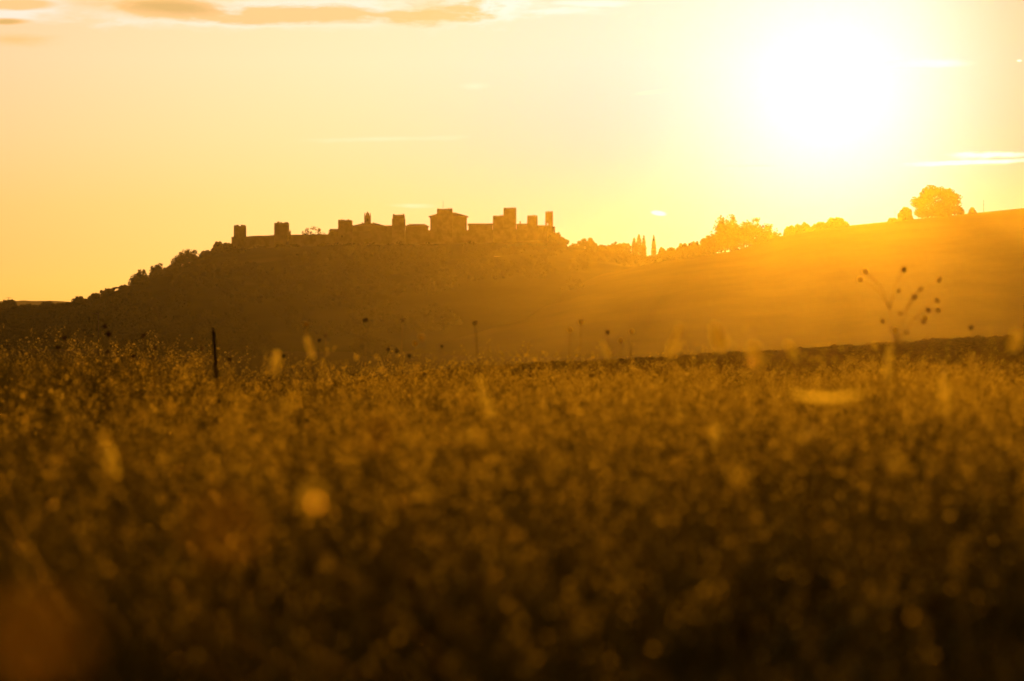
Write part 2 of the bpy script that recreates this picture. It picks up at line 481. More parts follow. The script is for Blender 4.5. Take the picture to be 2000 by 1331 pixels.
def tree_parts(root, w, h, kind, rng, leaf, trunk_h, mat, nclump=34, nleaf=46, depth=None):
    depth = depth or w * 0.9
    base = trunk_h
    p = crown_points(w, depth, h - base, nclump, nleaf, rng, kind)
    p[:, 2] += base
    p[:, 2] = np.minimum(p[:, 2], h * 1.05)
    v, f = leaf_quads(p, None, leaf, rng)
    mesh_obj('crown', v, f, mat, root)
    t = MB(); r0 = max(0.05, 0.035 * w)
    top = h * (0.92 if kind == 'cypress' else 0.62)
    t.tube([(0, 0, -0.6), (0.02 * w, 0, base * 0.6), (-0.02 * w, 0.01 * w, base + 0.25 * (h - base)), (0.01 * w, 0, top)], [r0 * 1.5, r0, r0 * 0.7, r0 * 0.2], 7)
    if kind != 'cypress':
        for k in range(7):
            a = k * 2.4 + rng.uniform(-.4, .4); zz = base * 0.8 + rng.uniform(0, 0.22) * (h - base)
            e = rng.uniform(0.28, 0.42)
            t.tube([(0, 0, zz), (0.5 * e * w * math.cos(a), 0.5 * e * depth * math.sin(a), zz + 0.22 * (h - base)), (e * w * math.cos(a), e * depth * math.sin(a), zz + rng.uniform(.3, .6) * (h - base))],
                   [r0 * 0.6, r0 * 0.4, r0 * 0.1], 5)
    t.build('trunk', M_BARK, root, True)

def tree(name, px0, px1, top, D, zfun, label, kind='oak', group=None, cat='tree', trunk=0.12, leaf=None, nclump=34, nleaf=46, sink=0.0, mat=None, seed=0):
    rng = np.random.default_rng(int(5000 + px0 * 7 + px1 * 3 + seed))
    c = P((px0 + px1) / 2, top, D)
    zb = float(zfun(np.array([c.x]), np.array([D]))[0]) - 0.2 - sink
    w = (px1 - px0) / PXF * D; h = c.z - zb
    root = empty(name, (c.x, D, zb), label, cat, group)
    tree_parts(root, w, h, kind, rng, leaf or max(0.22, 0.035 * w), trunk * h, mat or (M_CYP if kind == 'cypress' else M_LEAF), nclump, nleaf)
    return root

# ------------------------------------------------------------------ the walled hill town
def wall_y(px):
    t = np.clip((px - 768.0) / 318.0, -1, 1)
    return 1322.0 - 60.0 * math.sqrt(max(0.0, 1 - t * t))

def mpx(n, D): return n / PXF * D

def tower(px0, px1, top, label, teeth, D=None, ledge=None, upper=None, hole=None, windows=(), depth=None):
    """square stone tower; teeth = worn merlon heights (in photo px) across the top"""
    D = D or wall_y((px0 + px1) / 2)
    c = P((px0 + px1) / 2, top, D)
    zb = float(castle_z(np.array([c.x]), np.array([D]))[0]) - 1.0
    w = mpx(px1 - px0, D); dp = depth or w * 0.92; H = c.z - zb
    r = empty('stone_tower', (c.x, D, zb), label, 'tower', 'towers of the town wall')
    mx = max(teeth); m = MB(); u = D / PXF
    body_top = H - mx * u
    if hole:
        x0, x1, ya, yb = hole
        za = P(0, ya, D).z - zb; zz = P(0, yb, D).z - zb
        xa = P(x0, 0, D).x - c.x; xb = P(x1, 0, D).x - c.x
        m.box(-w / 2, w / 2, -dp / 2, dp / 2, 0, zz)
        m.box(-w / 2, xa, -dp / 2, dp / 2, zz + .002, za); m.box(xb, w / 2, -dp / 2, dp / 2, zz + .002, za)
        m.box(-w / 2, w / 2, -dp / 2, dp / 2, za + .002, body_top, 0.04)
    elif upper:
        un, uy = upper                                 # narrower upper stage
        zz = P(0, uy, D).z - zb
        m.box(-w / 2, w / 2, -dp / 2, dp / 2, 0, zz - 0.5)
        m.box(-w / 2, w / 2, -dp / 2, dp / 2, zz - 0.498, zz, un * u)
        m.box(-w / 2 + un * u, w / 2 - un * u, -dp / 2 + un * u, dp / 2 - un * u, zz + .002, body_top)
        w -= 2 * un * u; dp -= 2 * un * u
    else:
        m.box(-w / 2, w / 2, -dp / 2, dp / 2, 0, body_top, 0.06)
        w -= 0.12; dp -= 0.12
    m.build('shaft', M_STONE, r)
    b = MB(); n = len(teeth); tw = w / n; th = 0.75
    for side in (0, 1):
        for k, t in enumerate(teeth if side == 0 else teeth[::-1]):
            if t <= 0: continue
            y0 = -dp / 2 if side == 0 else dp / 2 - th
            hh = body_top + t * u * (1.0 if side == 0 else 0.85)
            b.box(-w / 2 + k * tw + .02, -w / 2 + (k + 1) * tw - .02, y0, y0 + th, body_top + .002, hh, min(0.16, 0.4 * t * u))
    for s in (-1, 1):
        for k in range(3):
            y0 = -dp / 2 + th + .05 + k * (dp - 2 * th) / 3
            e = teeth[0] if s < 0 else teeth[-1]
            x0 = -w / 2 if s < 0 else w / 2 - th
            b.box(x0, x0 + th, y0, y0 + (dp - 2 * th) / 3 - 0.1, body_top + .002, body_top + max(0.25, e * u * random.uniform(0.5, 0.9)), 0.1)
    b.build('battlement', M_STONE, r)
    if ledge:
        lx0, lx1, ly = ledge
        e = MB(); zl = P(0, ly, D).z - zb
        e.box(P(lx0, 0, D).x - c.x, P(lx1, 0, D).x - c.x - .003, -dp / 2 - 0.3, dp / 2 - 0.3, 0, zl, 0.25)
        e.build('buttress', M_STONE, r)
    for wx, wy, ww, wh in windows:
        q = P(wx, wy, D - dp / 2); g = MB()
        g.box(q.x - c.x - ww * u / 2, q.x - c.x + ww * u / 2, -dp / 2 - 0.06, -dp / 2 - 0.004, q.z - zb - wh * u / 2, q.z - zb + wh * u / 2)
        g.build('window', M_DARK, r)
    return r

tower(457.5, 480, 439.5, 'stone tower at the far left end of the town wall, top notched in the middle', [3.2, 4.2, 1.6, 4.2, 3.6], ledge=(454.5, 457.6, 464))
tower(536.5, 564, 433.5, 'second stone tower from the left on the town wall, top worn to a peak', [2.0, 4.6, 3.2, 1.8, 3.4], ledge=None)
tower(661, 688, 429, 'wide stone tower just left of the church belfry on the town wall', [3.0, 3.6, 3.2, 2.2, 3.8, 2.0], windows=[(668, 462, 2.2, 3.4)])
tower(766, 791.5, 418.5, 'stepped stone tower with a narrower top right of the church', [4.0, 2.6, 2.8, 3.0, 3.2, 4.2], upper=(1.3, 427))
tower(853.5, 884, 407.5, 'broad stone tower standing in front of the hipped house roof', [2.6, 2.0, 1.6, 2.4, 3.2, 3.0], depth=6.5)
tower(962.5, 983.5, 420.8, 'low stone tower touching the left side of the tallest tower', [1.6, 1.8, 1.4, 2.4, 2.6])
tower(983.2, 1008.5, 406, 'tallest stone tower of the town, square and flat topped', [1.6, 1.4, 1.8, 2.2, 2.0], D=wall_y(996) + 4.0)
tower(1029.5, 1050, 420.3, 'small stone tower between the tallest tower and the slender one', [1.8, 1.6, 2.2, 2.8, 1.8])
tower(1065.2, 1080, 413, 'slender stone tower at the right end of the town wall with a small opening', [2.2, 2.8, 2.4, 2.8], hole=(1068.2, 1070.8, 436.3, 440.6), depth=4.0)

def build_wall():
    tops = [(455, 463), (480, 462), (537, 459.5), (565, 459), (640, 458), (661, 452.5), (690, 452), (790, 450), (850, 450), (960, 449), (1030, 448), (1050, 443), (1086, 443)]
    tx = [a for a, b in tops]; ty = [b for a, b in tops]
    pts = []
    for k in range(61):
        px = 452 + (1084 - 452) * k / 60
        D = wall_y(px); p = P(px, np.interp(px, tx, ty), D)
        pts.append((p.x, D, p.z + 0.10 * math.sin(k * 1.7)))
    for k in range(1, 40):
        a = math.pi * k / 40
        px = 768 + 318 * math.cos(a); D = 1322 + 60 * math.sin(a)
        p = P(px, 462, 1322)
        pts.append((p.x, D, p.z - 2.0))
    m = MB(); n = len(pts); th = 1.8
    cx, cy = P(768, 0, 1322).x, 1322
    for i, (x, y, z) in enumerate(pts):
        d = Vector((cx - x, (cy - y) * 1.4)).normalized()
        zb = float(castle_z(np.array([x]), np.array([y]))[0]) - 2.0
        m.v += [(x, y, zb), (x, y, z), (x + d.x * th, y + d.y * th, z), (x + d.x * th, y + d.y * th, zb)]
    for i in range(n):
        a = 4 * i; b = 4 * ((i + 1) % n)
        for k in range(3): m.f.append((a + k, b + k, b + k + 1, a + k + 1))
    o = m.build('town_wall', M_WALLST)
    tag(o, 'long pale stone town wall ringing the hilltop between the towers', 'town wall')
build_wall()

def house(name, px0, px1, ridge, eave, D, label, cat='house', hip=0.35, chimneys=(), over=0.5, depth=9.0, windows=(), group=None, base=None):
    c = P((px0 + px1) / 2, eave, D); u = D / PXF
    zf = base or castle_z
    zb = float(zf(np.array([c.x]), np.array([D]))[0]) - 0.5
    w = mpx(px1 - px0, D); zr = P(0, ridge, D).z - zb; ze = c.z - zb
    r = empty(name, (c.x, D, zb), label, cat, group)
    m = MB(); m.box(-w / 2, w / 2, -depth / 2, depth / 2, 0, ze); m.build('wall', M_WALLST, r)
    m = MB(); W = w / 2 + over; Y = depth / 2 + over; hx = W - hip * w
    z0, z1 = ze + 0.004, ze + 0.22
    m.add([(-W, -Y, z0), (W, -Y, z0), (W, Y, z0), (-W, Y, z0), (-W, -Y, z1), (W, -Y, z1), (W, Y, z1), (-W, Y, z1), (-hx, 0, zr), (hx, 0, zr)],
          [(0, 3, 2, 1), (0, 1, 5, 4), (1, 2, 6, 5), (2, 3, 7, 6), (3, 0, 4, 7), (4, 5, 9, 8), (6, 7, 8, 9), (5, 6, 9), (7, 4, 8)])
    roof = m.build('roof', M_ROOF, r)
    for cxp, ctop in chimneys:
        g = MB(); q = P(cxp, ctop, D)
        g.box(q.x - c.x - 0.35, q.x - c.x + 0.35, -0.5, 0.3, ze, q.z - zb)
        g.box(q.x - c.x - 0.45, q.x - c.x + 0.45, -0.6, 0.4, q.z - zb + .002, q.z - zb + 0.15)
        g.build('chimney', M_WALLST, roof)
    for wx, wy in windows:
        q = P(wx, wy, D - depth / 2); g = MB()
        g.box(q.x - c.x - 0.4, q.x - c.x + 0.4, -depth / 2 - 0.05, -depth / 2 - 0.004, q.z - zb - 0.6, q.z - zb + 0.6); g.build('window', M_DARK, r)
    return r

ch = house('church', 690, 753, 436.3, 443.0, 1296.0, 'church with a low hipped roof and a pinnacled belfry above the wall', 'church', hip=0.33, chimneys=[(708, 435.6), (729.5, 435.4)], depth=11)
def belfry(root):
    D = 1296.0; c = root.location; u = D / PXF
    x = lambda px: P(px, 0, D).x - c.x
    z = lambda py: P(0, py, D).z - c.z
    m = MB(); h = (x(723.8) - x(711.5)) / 2; x0 = (x(723.8) + x(711.5)) / 2
    m.box(x0 - h, x0 + h, -h, h, z(446), z(423.2)); m.box(x0 - h - .12, x0 + h + .12, -h - .12, h + .12, z(423.2) + .002, z(422.4))
    b = m.build('belfry', M_STONE, root)
    m = MB()
    n = 8; prof = [(h * 0.62, 422.3), (h * 0.60, 419.5), (h * 0.42, 416.5), (h * 0.14, 414.6), (0.05, 413.6)]
    m.tube([(x0, 0, z(py)) for r_, py in prof], [r_ for r_, py in prof], 8)
    m.build('spire', M_STONE, b)
    for sx in (-1, 1):
        for sy in (-1, 1):
            m = MB(); px_ = x0 + sx * (h - 0.25); m.tube([(px_, sy * (h - .25), z(422.3)), (px_, sy * (h - .25), z(418.5)), (px_, sy * (h - .25), z(415.2))], [0.24, 0.17, 0.04], 6)
            m.build('pinnacle', M_STONE, b)
    m = MB(); m.box(x0 - 0.5, x0 + 0.5, -h - 0.05, -h - .004, z(433), z(427)); m.build('opening', M_DARK, b)
belfry(ch)
hs = 'houses behind the town wall'
house('stone_house', 793, 836, 438.0, 443.5, 1302.0, 'low tiled house left of the broad tower and its hipped roof', hip=0.2, group=hs)
house('stone_house', 841, 911.5, 415.5, 424.5, 1290.0, 'large hip roofed house rising behind the broad tower', hip=0.36, over=0.9, depth=13, group=hs)
house('stone_house', 915, 962, 436.8, 440.5, 1300.0, 'long low tiled house between the hipped house and the tall towers', hip=0.03, group=hs)
house('stone_house', 1009, 1032, 437.2, 440.0, 1298.0, 'small low house right behind the tallest tower', hip=0.25, group=hs, chimneys=[(1016, 433.2)])
house('stone_house', 1046, 1066, 440.2, 443.0, 1304.0, 'small low house beside the slender end tower', hip=0.1, group=hs)
house('stone_house', 645, 662, 447.5, 452.5, 1300.0, 'small house stepped against the left side of the wide tower', hip=0.1, group=hs)
house('stone_house', 753.5, 768, 440.6, 443.8, 1303.0, 'narrow tiled house between the church and the stepped tower', hip=0.1, group=hs)
house('farmhouse', 965, 998, 514, 521, 1140.0, 'pale farmhouse half hidden on the wooded slope below the town', 'farmhouse', hip=0.1, depth=8)
def mast(name, px, top, D, zf, label, cat, r=0.12, arm=None, base_z=None):
    c = P(px, top, D)
    zb = base_z if base_z is not None else float(zf(np.array([c.x]), np.array([D]))[0]) - 0.5
    m = MB(); H = c.z - zb
    m.tube([(0, 0, 0), (0, 0, H * 0.6), (0, 0, H)], [r, r * 0.85, r * 0.6], 7)
    e = empty(name, (c.x, D, zb), label, cat)
    m.build('pole', M_METAL if cat == 'aerial' else M_WOOD, e)
    if arm:
        g = MB(); a, b = arm; g.tube([(a, 0.05, H - .3), (b, 0.05, H - 0.35 + 0.06 * abs(b - a))], [r * 0.7, r * 0.5], 6); g.build('crossarm', M_WOOD, e)
    return e
mast('aerial_mast', 865.5, 392, wall_y(866) + 1.0, None, 'thin aerial mast standing on top of the broad tower', 'aerial', 0.09, base_z=P(865, 411, wall_y(866)).z)
mast('aerial_mast', 17, 581, 1240.0, castle_z, 'thin mast on the tree line at the far left edge', 'aerial', 0.14, arm=(-1.2, 1.2))
mast('utility_pole', 192, 609, 330.0, field_z, 'slim wooden utility pole in front of the dark hill at left', 'pole', 0.09, arm=(-0.9, 0.1))
mast('utility_pole', 1748, 411, 1055.0, right_z, 'faint thin pole on the ridge left of the round tree', 'pole', 0.07)
mast('utility_pole', 1921, 391, 1052.0, right_z, 'thin pole on the bare ridge right of the round tree', 'pole', 0.10)

# ------------------------------------------------------------------ trees on the skylines
G1 = 'trees on the left skyline of the town hill'
T = [  # name, px0, px1, top, D, zfun, label, kind
 ('bushy_tree', -45, 12, 588, 1240, castle_z, 'dark bushy tree cut by the left edge of the picture', 'oak'),
 ('bushy_tree', 2, 34, 587, 1236, castle_z, 'dark tree by the thin mast at far left', 'oak'),
 ('bushy_tree', 28, 76, 595, 1242, castle_z, 'low flat bush between the mast and the pair of shrubs', 'oak'),
 ('bushy_tree', 80, 108, 590, 1238, castle_z, 'rounded shrub standing under the pale distant hills', 'oak'),
 ('bushy_tree', 103, 146, 594, 1242, castle_z, 'low shrub where the dark hill starts to rise', 'oak'),
 ('bushy_tree', 140, 172, 580.5, 1238, castle_z, 'thin loose tree with sky gaps at the foot of the rise', 'loose'),
 ('bushy_tree', 170, 198, 574, 1242, castle_z, 'small tree above the utility pole', 'oak'),
 ('bushy_tree', 194, 236, 564, 1239, castle_z, 'domed tree right of the small tree above the pole', 'oak'),
 ('bushy_tree', 228, 258, 558, 1243, castle_z, 'ragged tree with light showing under its crown, lower one', 'loose'),
 ('bushy_tree', 250, 300, 529, 1240, castle_z, 'big rounded tree halfway up the left slope', 'oak'),
 ('bushy_tree', 292, 330, 517, 1242, castle_z, 'tall tree above the big rounded one on the left slope', 'oak'),
 ('bushy_tree', 318, 350, 521, 1239, castle_z, 'ragged tree with sky holes low in its crown, upper one', 'loose'),
 ('bushy_tree', 335, 394, 489.5, 1240, castle_z, 'wide feathery tree standing highest on the mid left slope', 'loose'),
 ('bushy_tree', 388, 420, 491, 1243, castle_z, 'small rounded tree between two taller ones near the wall', 'oak'),
 ('bushy_tree', 414, 442, 473.5, 1239, castle_z, 'upright tree closest to the left end of the town wall', 'loose'),
 ('bushy_tree', 432, 457, 476, 1243, castle_z, 'low bush touching the foot of the leftmost tower', 'oak'),
]
for a in T: tree(*a, group=G1, cat='tree', leaf=0.5, nclump=95, sink=1.5, trunk=0.04)
tree('spreading_tree', 590, 634, 443, 1296, castle_z, 'open branched tree showing above the wall between two towers', 'loose', leaf=0.42, trunk=0.4, nclump=26, nleaf=22)
tree('bushy_tree', 640, 652, 449.5, 1294, castle_z, 'small bush above the wall left of the wide tower', 'loose', leaf=0.35, nclump=16)
tree('bushy_tree', 560, 567.5, 451, 1275, castle_z, 'tiny bush at the right side of the second tower', 'loose', leaf=0.3, nclump=10)
G2 = 'trees right of the town'
for a in [
 ('bushy_tree', 1072, 1098, 456, 1262, castle_z, 'dense bush against the foot of the slender end tower', 'round'),
 ('bushy_tree', 1084, 1110, 465, 1258, castle_z, 'rounded bush ending the hilltop right of the slender tower', 'round'),
 ('bushy_tree', 1108, 1134, 477, 1262, castle_z, 'low shrub in the dip right of the town', 'oak'),
 ('bushy_tree', 1130, 1167, 466.5, 1262, castle_z, 'domed tree alone on the saddle right of the town', 'round'),
 ('bushy_tree', 1160, 1196, 480, 1265, castle_z, 'low flat hedge between two domed trees', 'round'),
 ('bushy_tree', 1187, 1212, 474.5, 1262, castle_z, 'left one of two small domes left of the cypresses', 'round'),
 ('bushy_tree', 1208, 1232, 476, 1262, castle_z, 'right one of two small domes left of the cypresses', 'round'),
]: tree(*a, group=G2, cat='tree', leaf=0.5, nclump=80, sink=1.0, trunk=0.05)
G3 = 'cypresses on the saddle'
for a in [
 ('cypress_tree', 1231, 1246, 464.5, 1255, castle_z, 'shortest cypress, left of the cluster', 'cypress'),
 ('cypress_tree', 1239, 1257, 458, 1258, castle_z, 'tallest and widest cypress in the middle of the cluster', 'cypress'),
 ('cypress_tree', 1252, 1263, 460, 1254, castle_z, 'narrow cypress on the right side of the cluster', 'cypress'),
 ('cypress_tree', 1271.5, 1282, 459.5, 1256, castle_z, 'slim cypress standing apart to the right', 'cypress'),
]: tree(*a, group=G3, cat='cypress', leaf=0.34, nclump=40, nleaf=40, sink=0.5, trunk=0.03)
G4 = 'trees and bushes along the right ridge'
for a in [
 ('bushy_tree', 1284, 1304, 486, 1056, right_z, 'wispy shrub just right of the lone slim cypress', 'loose'),
 ('bushy_tree', 1298, 1324, 486, 1056, right_z, 'first low bush of the hedge climbing the right ridge', 'oak'),
 ('bushy_tree', 1320, 1350, 478, 1055, right_z, 'second bush of the hedge climbing the right ridge', 'loose'),
 ('bushy_tree', 1344, 1370, 474, 1056, right_z, 'third bush of the hedge climbing the right ridge', 'oak'),
 ('bushy_tree', 1364, 1396, 464, 1055, right_z, 'topmost bush of the hedge, under the tall leaning tree', 'oak'),
 ('leaning_tree', 1384, 1450, 424.5, 1055, right_z, 'tall irregular tree at the left end of the wide thicket', 'oak'),
 ('thicket', 1412, 1524, 429.5, 1056, right_z, 'wide rounded thicket in the glow below the sun', 'oak'),
 ('bushy_tree', 1532, 1556, 443, 1054, right_z, 'small bush right of the wide thicket', 'oak'),
 ('bushy_tree', 1552, 1590, 437, 1056, right_z, 'thin feathery shrub on the bright ridge', 'loose'),
 ('bushy_tree', 1585, 1622, 436, 1056, right_z, 'low loose shrub left of the denser dome', 'loose'),
 ('bushy_tree', 1612, 1656, 427, 1054, right_z, 'denser domed bush directly below the sun', 'oak'),
 ('bushy_tree', 1736, 1752, 427.5, 1052, right_z, 'flat little bush beside the faint pole', 'round'),
 ('sapling', 1755, 1782, 407, 1054, right_z, 'small airy tree left of the big round tree', 'loose'),
 ('bushy_tree', 1870, 1882, 406.5, 1053, right_z, 'small upright shrub close right of the big round tree', 'loose'),
 ('bushy_tree', 1893, 1906, 407.5, 1054, right_z, 'small rounded shrub farther right of the big round tree', 'oak'),
]: tree(*a, group=G4, cat='tree' if 'tree' in a[0] else a[0], leaf=0.5, nclump=120, nleaf=60, sink=2.2 if a[2] - a[1] > 34 else 0.9, trunk=0.03)
tree('round_tree', 1783, 1872, 366.5, 1053, right_z, 'big round crowned tree alone on the right ridge', 'round', leaf=0.45, trunk=0.05, nclump=150, nleaf=80, sink=0.3)
G5 = 'round trees in the valley'
def valley_z(x, y): return np.maximum(np.maximum(field_z(x, y), castle_z(x, y)), right_z(x, y)) if y[0] > 300 else field_z(x, y)
for a in [
 ('round_tree', 225, 320, 655, 690, valley_z, 'faint round tree low in the valley, behind the flower stalks left of the post', 'round'),
 ('round_tree', 310, 372, 654, 705, valley_z, 'faint round tree low in the valley, left of the fence post', 'round'),
 ('round_tree', 376, 450, 651, 700, valley_z, 'faint round tree low in the valley, directly behind the fence post', 'round'),
 ('round_tree', 450, 535, 645, 710, valley_z, 'faint broad tree low in the valley, right of the fence post', 'round'),
 ('round_tree', 690, 765, 660, 720, valley_z, 'faint round tree in the valley left of the pale field', 'round'),
]: tree(*a, group=G5, cat='tree', leaf=0.28, nclump=190, nleaf=110, trunk=0.1, sink=0.3, mat=M_SCRUB)
for a in [
 ('bushy_tree', 985, 1070, 476, 1190, castle_z, 'large dark tree mass below the right end of the town, left crown', 'round'),
 ('bushy_tree', 1040, 1140, 484, 1180, castle_z, 'large dark tree mass below the right end of the town, right crown', 'round'),
]: tree(*a, group='big trees below the town', cat='tree', mat=M_CYP, leaf=0.45, nclump=70, nleaf=60, trunk=0.05)

def build_woodland():
    rng = np.random.default_rng(77)
    vs = []; fs = []; b = 0
    N = 900
    px = rng.uniform(-420, 1280, N); y = rng.uniform(800, 1228, N)
    x = (px - 1000) / PXF * y
    keep = fbm(x / 55, y / 55, 3, 61) > -0.22
    keep &= ~((np.abs(px - 535) < 40) & (y < 930)); keep &= ~((np.abs(px - 985) < 40) & (y > 1085) & (y < 1140))
    px, y, x = px[keep], y[keep], x[keep]
    z = castle_z(x, y)
    for i in range(len(x)):
        w = rng.uniform(4, 11); h = w * rng.uniform(0.5, 0.85)
        zc = 1.05 + (z[i] + h - 1.05)
        lim = float(c_castle(x[i] / y[i] * 1240.0)) / 1240.0 * y[i] + 1.2      # stay under the skyline
        h = min(h, max(0.8, lim - z[i])); 
        n = int(200 + 22 * w)
        p = crown_points(w, w, h, 12, n // 12, rng, 'oak') + np.array([x[i], y[i], z[i] - 0.3])
        v, f = leaf_quads(p, None, 0.46, rng)
        vs.append(v); fs.append(f + b); b += len(v)
    o = mesh_obj('woodland', np.concatenate(vs), np.concatenate(fs), M_SCRUB)
    tag(o, 'dense scrub and olive wood covering the slope below the town', 'woodland', kind='stuff')
build_woodland()

# ------------------------------------------------------------------ the grass field
def strip(pts, widths, nrm):
    """flat ribbon along pts"""
    v = []; f = []
    for i, p in enumerate(pts):
        v.append(np.asarray(p) - np.asarray(nrm) * widths[i]); v.append(np.asarray(p) + np.asarray(nrm) * widths[i])
    for i in range(len(pts) - 1): f.append((2 * i, 2 * i + 1, 2 * i + 3, 2 * i + 2))
    return v, f

def diamond(c, d, s, l, rng):
    d = np.asarray(d, float); d /= np.linalg.norm(d)
    a = np.cross(d, rng.normal(size=3)); a /= np.linalg.norm(a)
    c = np.asarray(c, float)
    return [c, c + d * l * 0.45 + a * s, c + d * l, c + d * l * 0.45 - a * s], [(0, 1, 2, 3)]

def tmpl_tuft(rng):
    V = []; F = []; I = []
    for k in range(6):
        a = rng.uniform(0, 6.283); lean = rng.uniform(0.08, 0.42); L = rng.uniform(0.55, 1.0); b = rng.uniform(0, 6.283)
        r0 = rng.uniform(0, 0.05); ox, oy = r0 * math.cos(b), r0 * math.sin(b)
        droop = rng.uniform(0.0, 0.35)
        pts = []
        for t in (0, 0.35, 0.68, 1.0):
            out = lean * t * t + droop * max(0, t - 0.6)
            pts.append((ox + out * L * math.cos(a), oy + out * L * math.sin(a), L * (t - droop * 0.7 * max(0, t - 0.6))))
        w = rng.uniform(0.0016, 0.0034)
        v, f = strip(pts, [w, w, w * 0.75, w * 0.1], (-math.sin(a + .4), math.cos(a + .4), 0))
        o = len(V); V += v; F += [tuple(i + o for i in q) for q in f]; I += [0] * len(f)
    return V, F, I

def tmpl_stalk(rng):
    V = []; F = []; I = []
    def put(vf, mi):
        v, f = vf; o = len(V); V.extend(v); F.extend(tuple(i + o for i in q) for q in f); I.extend([mi] * len(f))
    a = rng.uniform(0, 6.283); lean = rng.uniform(0.03, 0.28)
    pt = lambda t: np.array([lean * t * t * math.cos(a), lean * t * t * math.sin(a), t * (1 - 0.10 * lean)])
    put(strip([pt(t) for t in (0, .3, .6, .85, 1)], [.0016, .0015, .0012, .001, .0006], (-math.sin(a), math.cos(a), 0)), 0)
    n = 15
    for k in range(n):
        t = 0.72 + 0.28 * k / (n - 1)
        q = rng.uniform(0, 6.283); up = rng.uniform(0.2, 1.3)
        sp = 0.035 * (1.25 - (t - 0.72) * 3)
        c = pt(t) + np.array([math.cos(q), math.sin(q), 0.5]) * sp * rng.uniform(0.15, 1)
        put(diamond(c, (math.cos(q), math.sin(q), up), rng.uniform(.0022, .0045), rng.uniform(.012, .024), rng), 1)
    return V, F, I

def tmpl_weed(rng):
    V = []; F = []; I = []
    def put(vf, mi):
        v, f = vf; o = len(V); V.extend(v); F.extend(tuple(i + o for i in q) for q in f); I.extend([mi] * len(f))
    put(strip([(0, 0, 0), (.01, .0, .5), (0.02, .01, .95)], [.0025, .002, .001], (0.7, 0.7, 0)), 0)
    for k in range(7):
        q = k * 2.4 + rng.uniform(-.3, .3); z0 = rng.uniform(0.3, 0.75); L = rng.uniform(0.12, 0.3)
        e = np.array([L * 0.55 * math.cos(q), L * 0.55 * math.sin(q), z0 + L * 0.85])
        put(strip([(0.012, 0, z0), e * 0.5 + np.array([0, 0, z0 * 0.5]) , e], [.0013, .0011, .0008], (-math.sin(q), math.cos(q), 0)), 0)
        for j in range(3):
            u = rng.normal(size=3); u[2] = abs(u[2])
            put(diamond(e + rng.normal(size=3) * 0.012 - np.array([0, 0, 0.05 * j]), u, rng.uniform(.002, .006), rng.uniform(.012, .028), rng), 0 if j else 1)
        r = rng.uniform(.0035, .0085)     # pale pod: octahedron
        p = [e + np.array(d) * r for d in ((1, 0, 0), (0, 1, 0), (-1, 0, 0), (0, -1, 0), (0, 0, 1.3), (0, 0, -1.3))]
        put((p, [(0, 1, 4, 4), (1, 2, 4, 4), (2, 3, 4, 4), (3, 0, 4, 4), (1, 0, 5, 5), (2, 1, 5, 5), (3, 2, 5, 5), (0, 3, 5, 5)]), 2)
    return V, F, I

def tmpl_pod(rng):
    V = []; F = []; I = []
    def put(vf, mi):
        v, f = vf; o = len(V); V.extend(v); F.extend(tuple(i + o for i in q) for q in f); I.extend([mi] * len(f))
    a = rng.uniform(0, 6.283); lean = rng.uniform(0.02, 0.22)
    pt = lambda t: np.array([lean * t * t * math.cos(a), lean * t * t * math.sin(a), t])
    put(strip([pt(t) for t in (0, .4, .75, .97)], [.0016, .0014, .0012, .001], (-math.sin(a), math.cos(a), 0)), 0)
    R = rng.uniform(.008, .015); L = rng.uniform(1.0, 2.6)
    for k in range(26):
        d = rng.normal(size=3); d /= np.linalg.norm(d)
        c = pt(0.985) + d * R * 0.35 * np.array([1, 1, L])
        put(diamond(c, d + np.array([0, 0, 0.4]), R * 0.30, R * 0.95, rng), 1)
    return V, F, I

def grass_positions(n, rng, near, far, power):
    y = near + (far - near) * rng.uniform(0, 1, n) ** power
    hw = y * 0.285 + 0.9
    x = rng.uniform(-1, 1, n) * hw
    return x, y

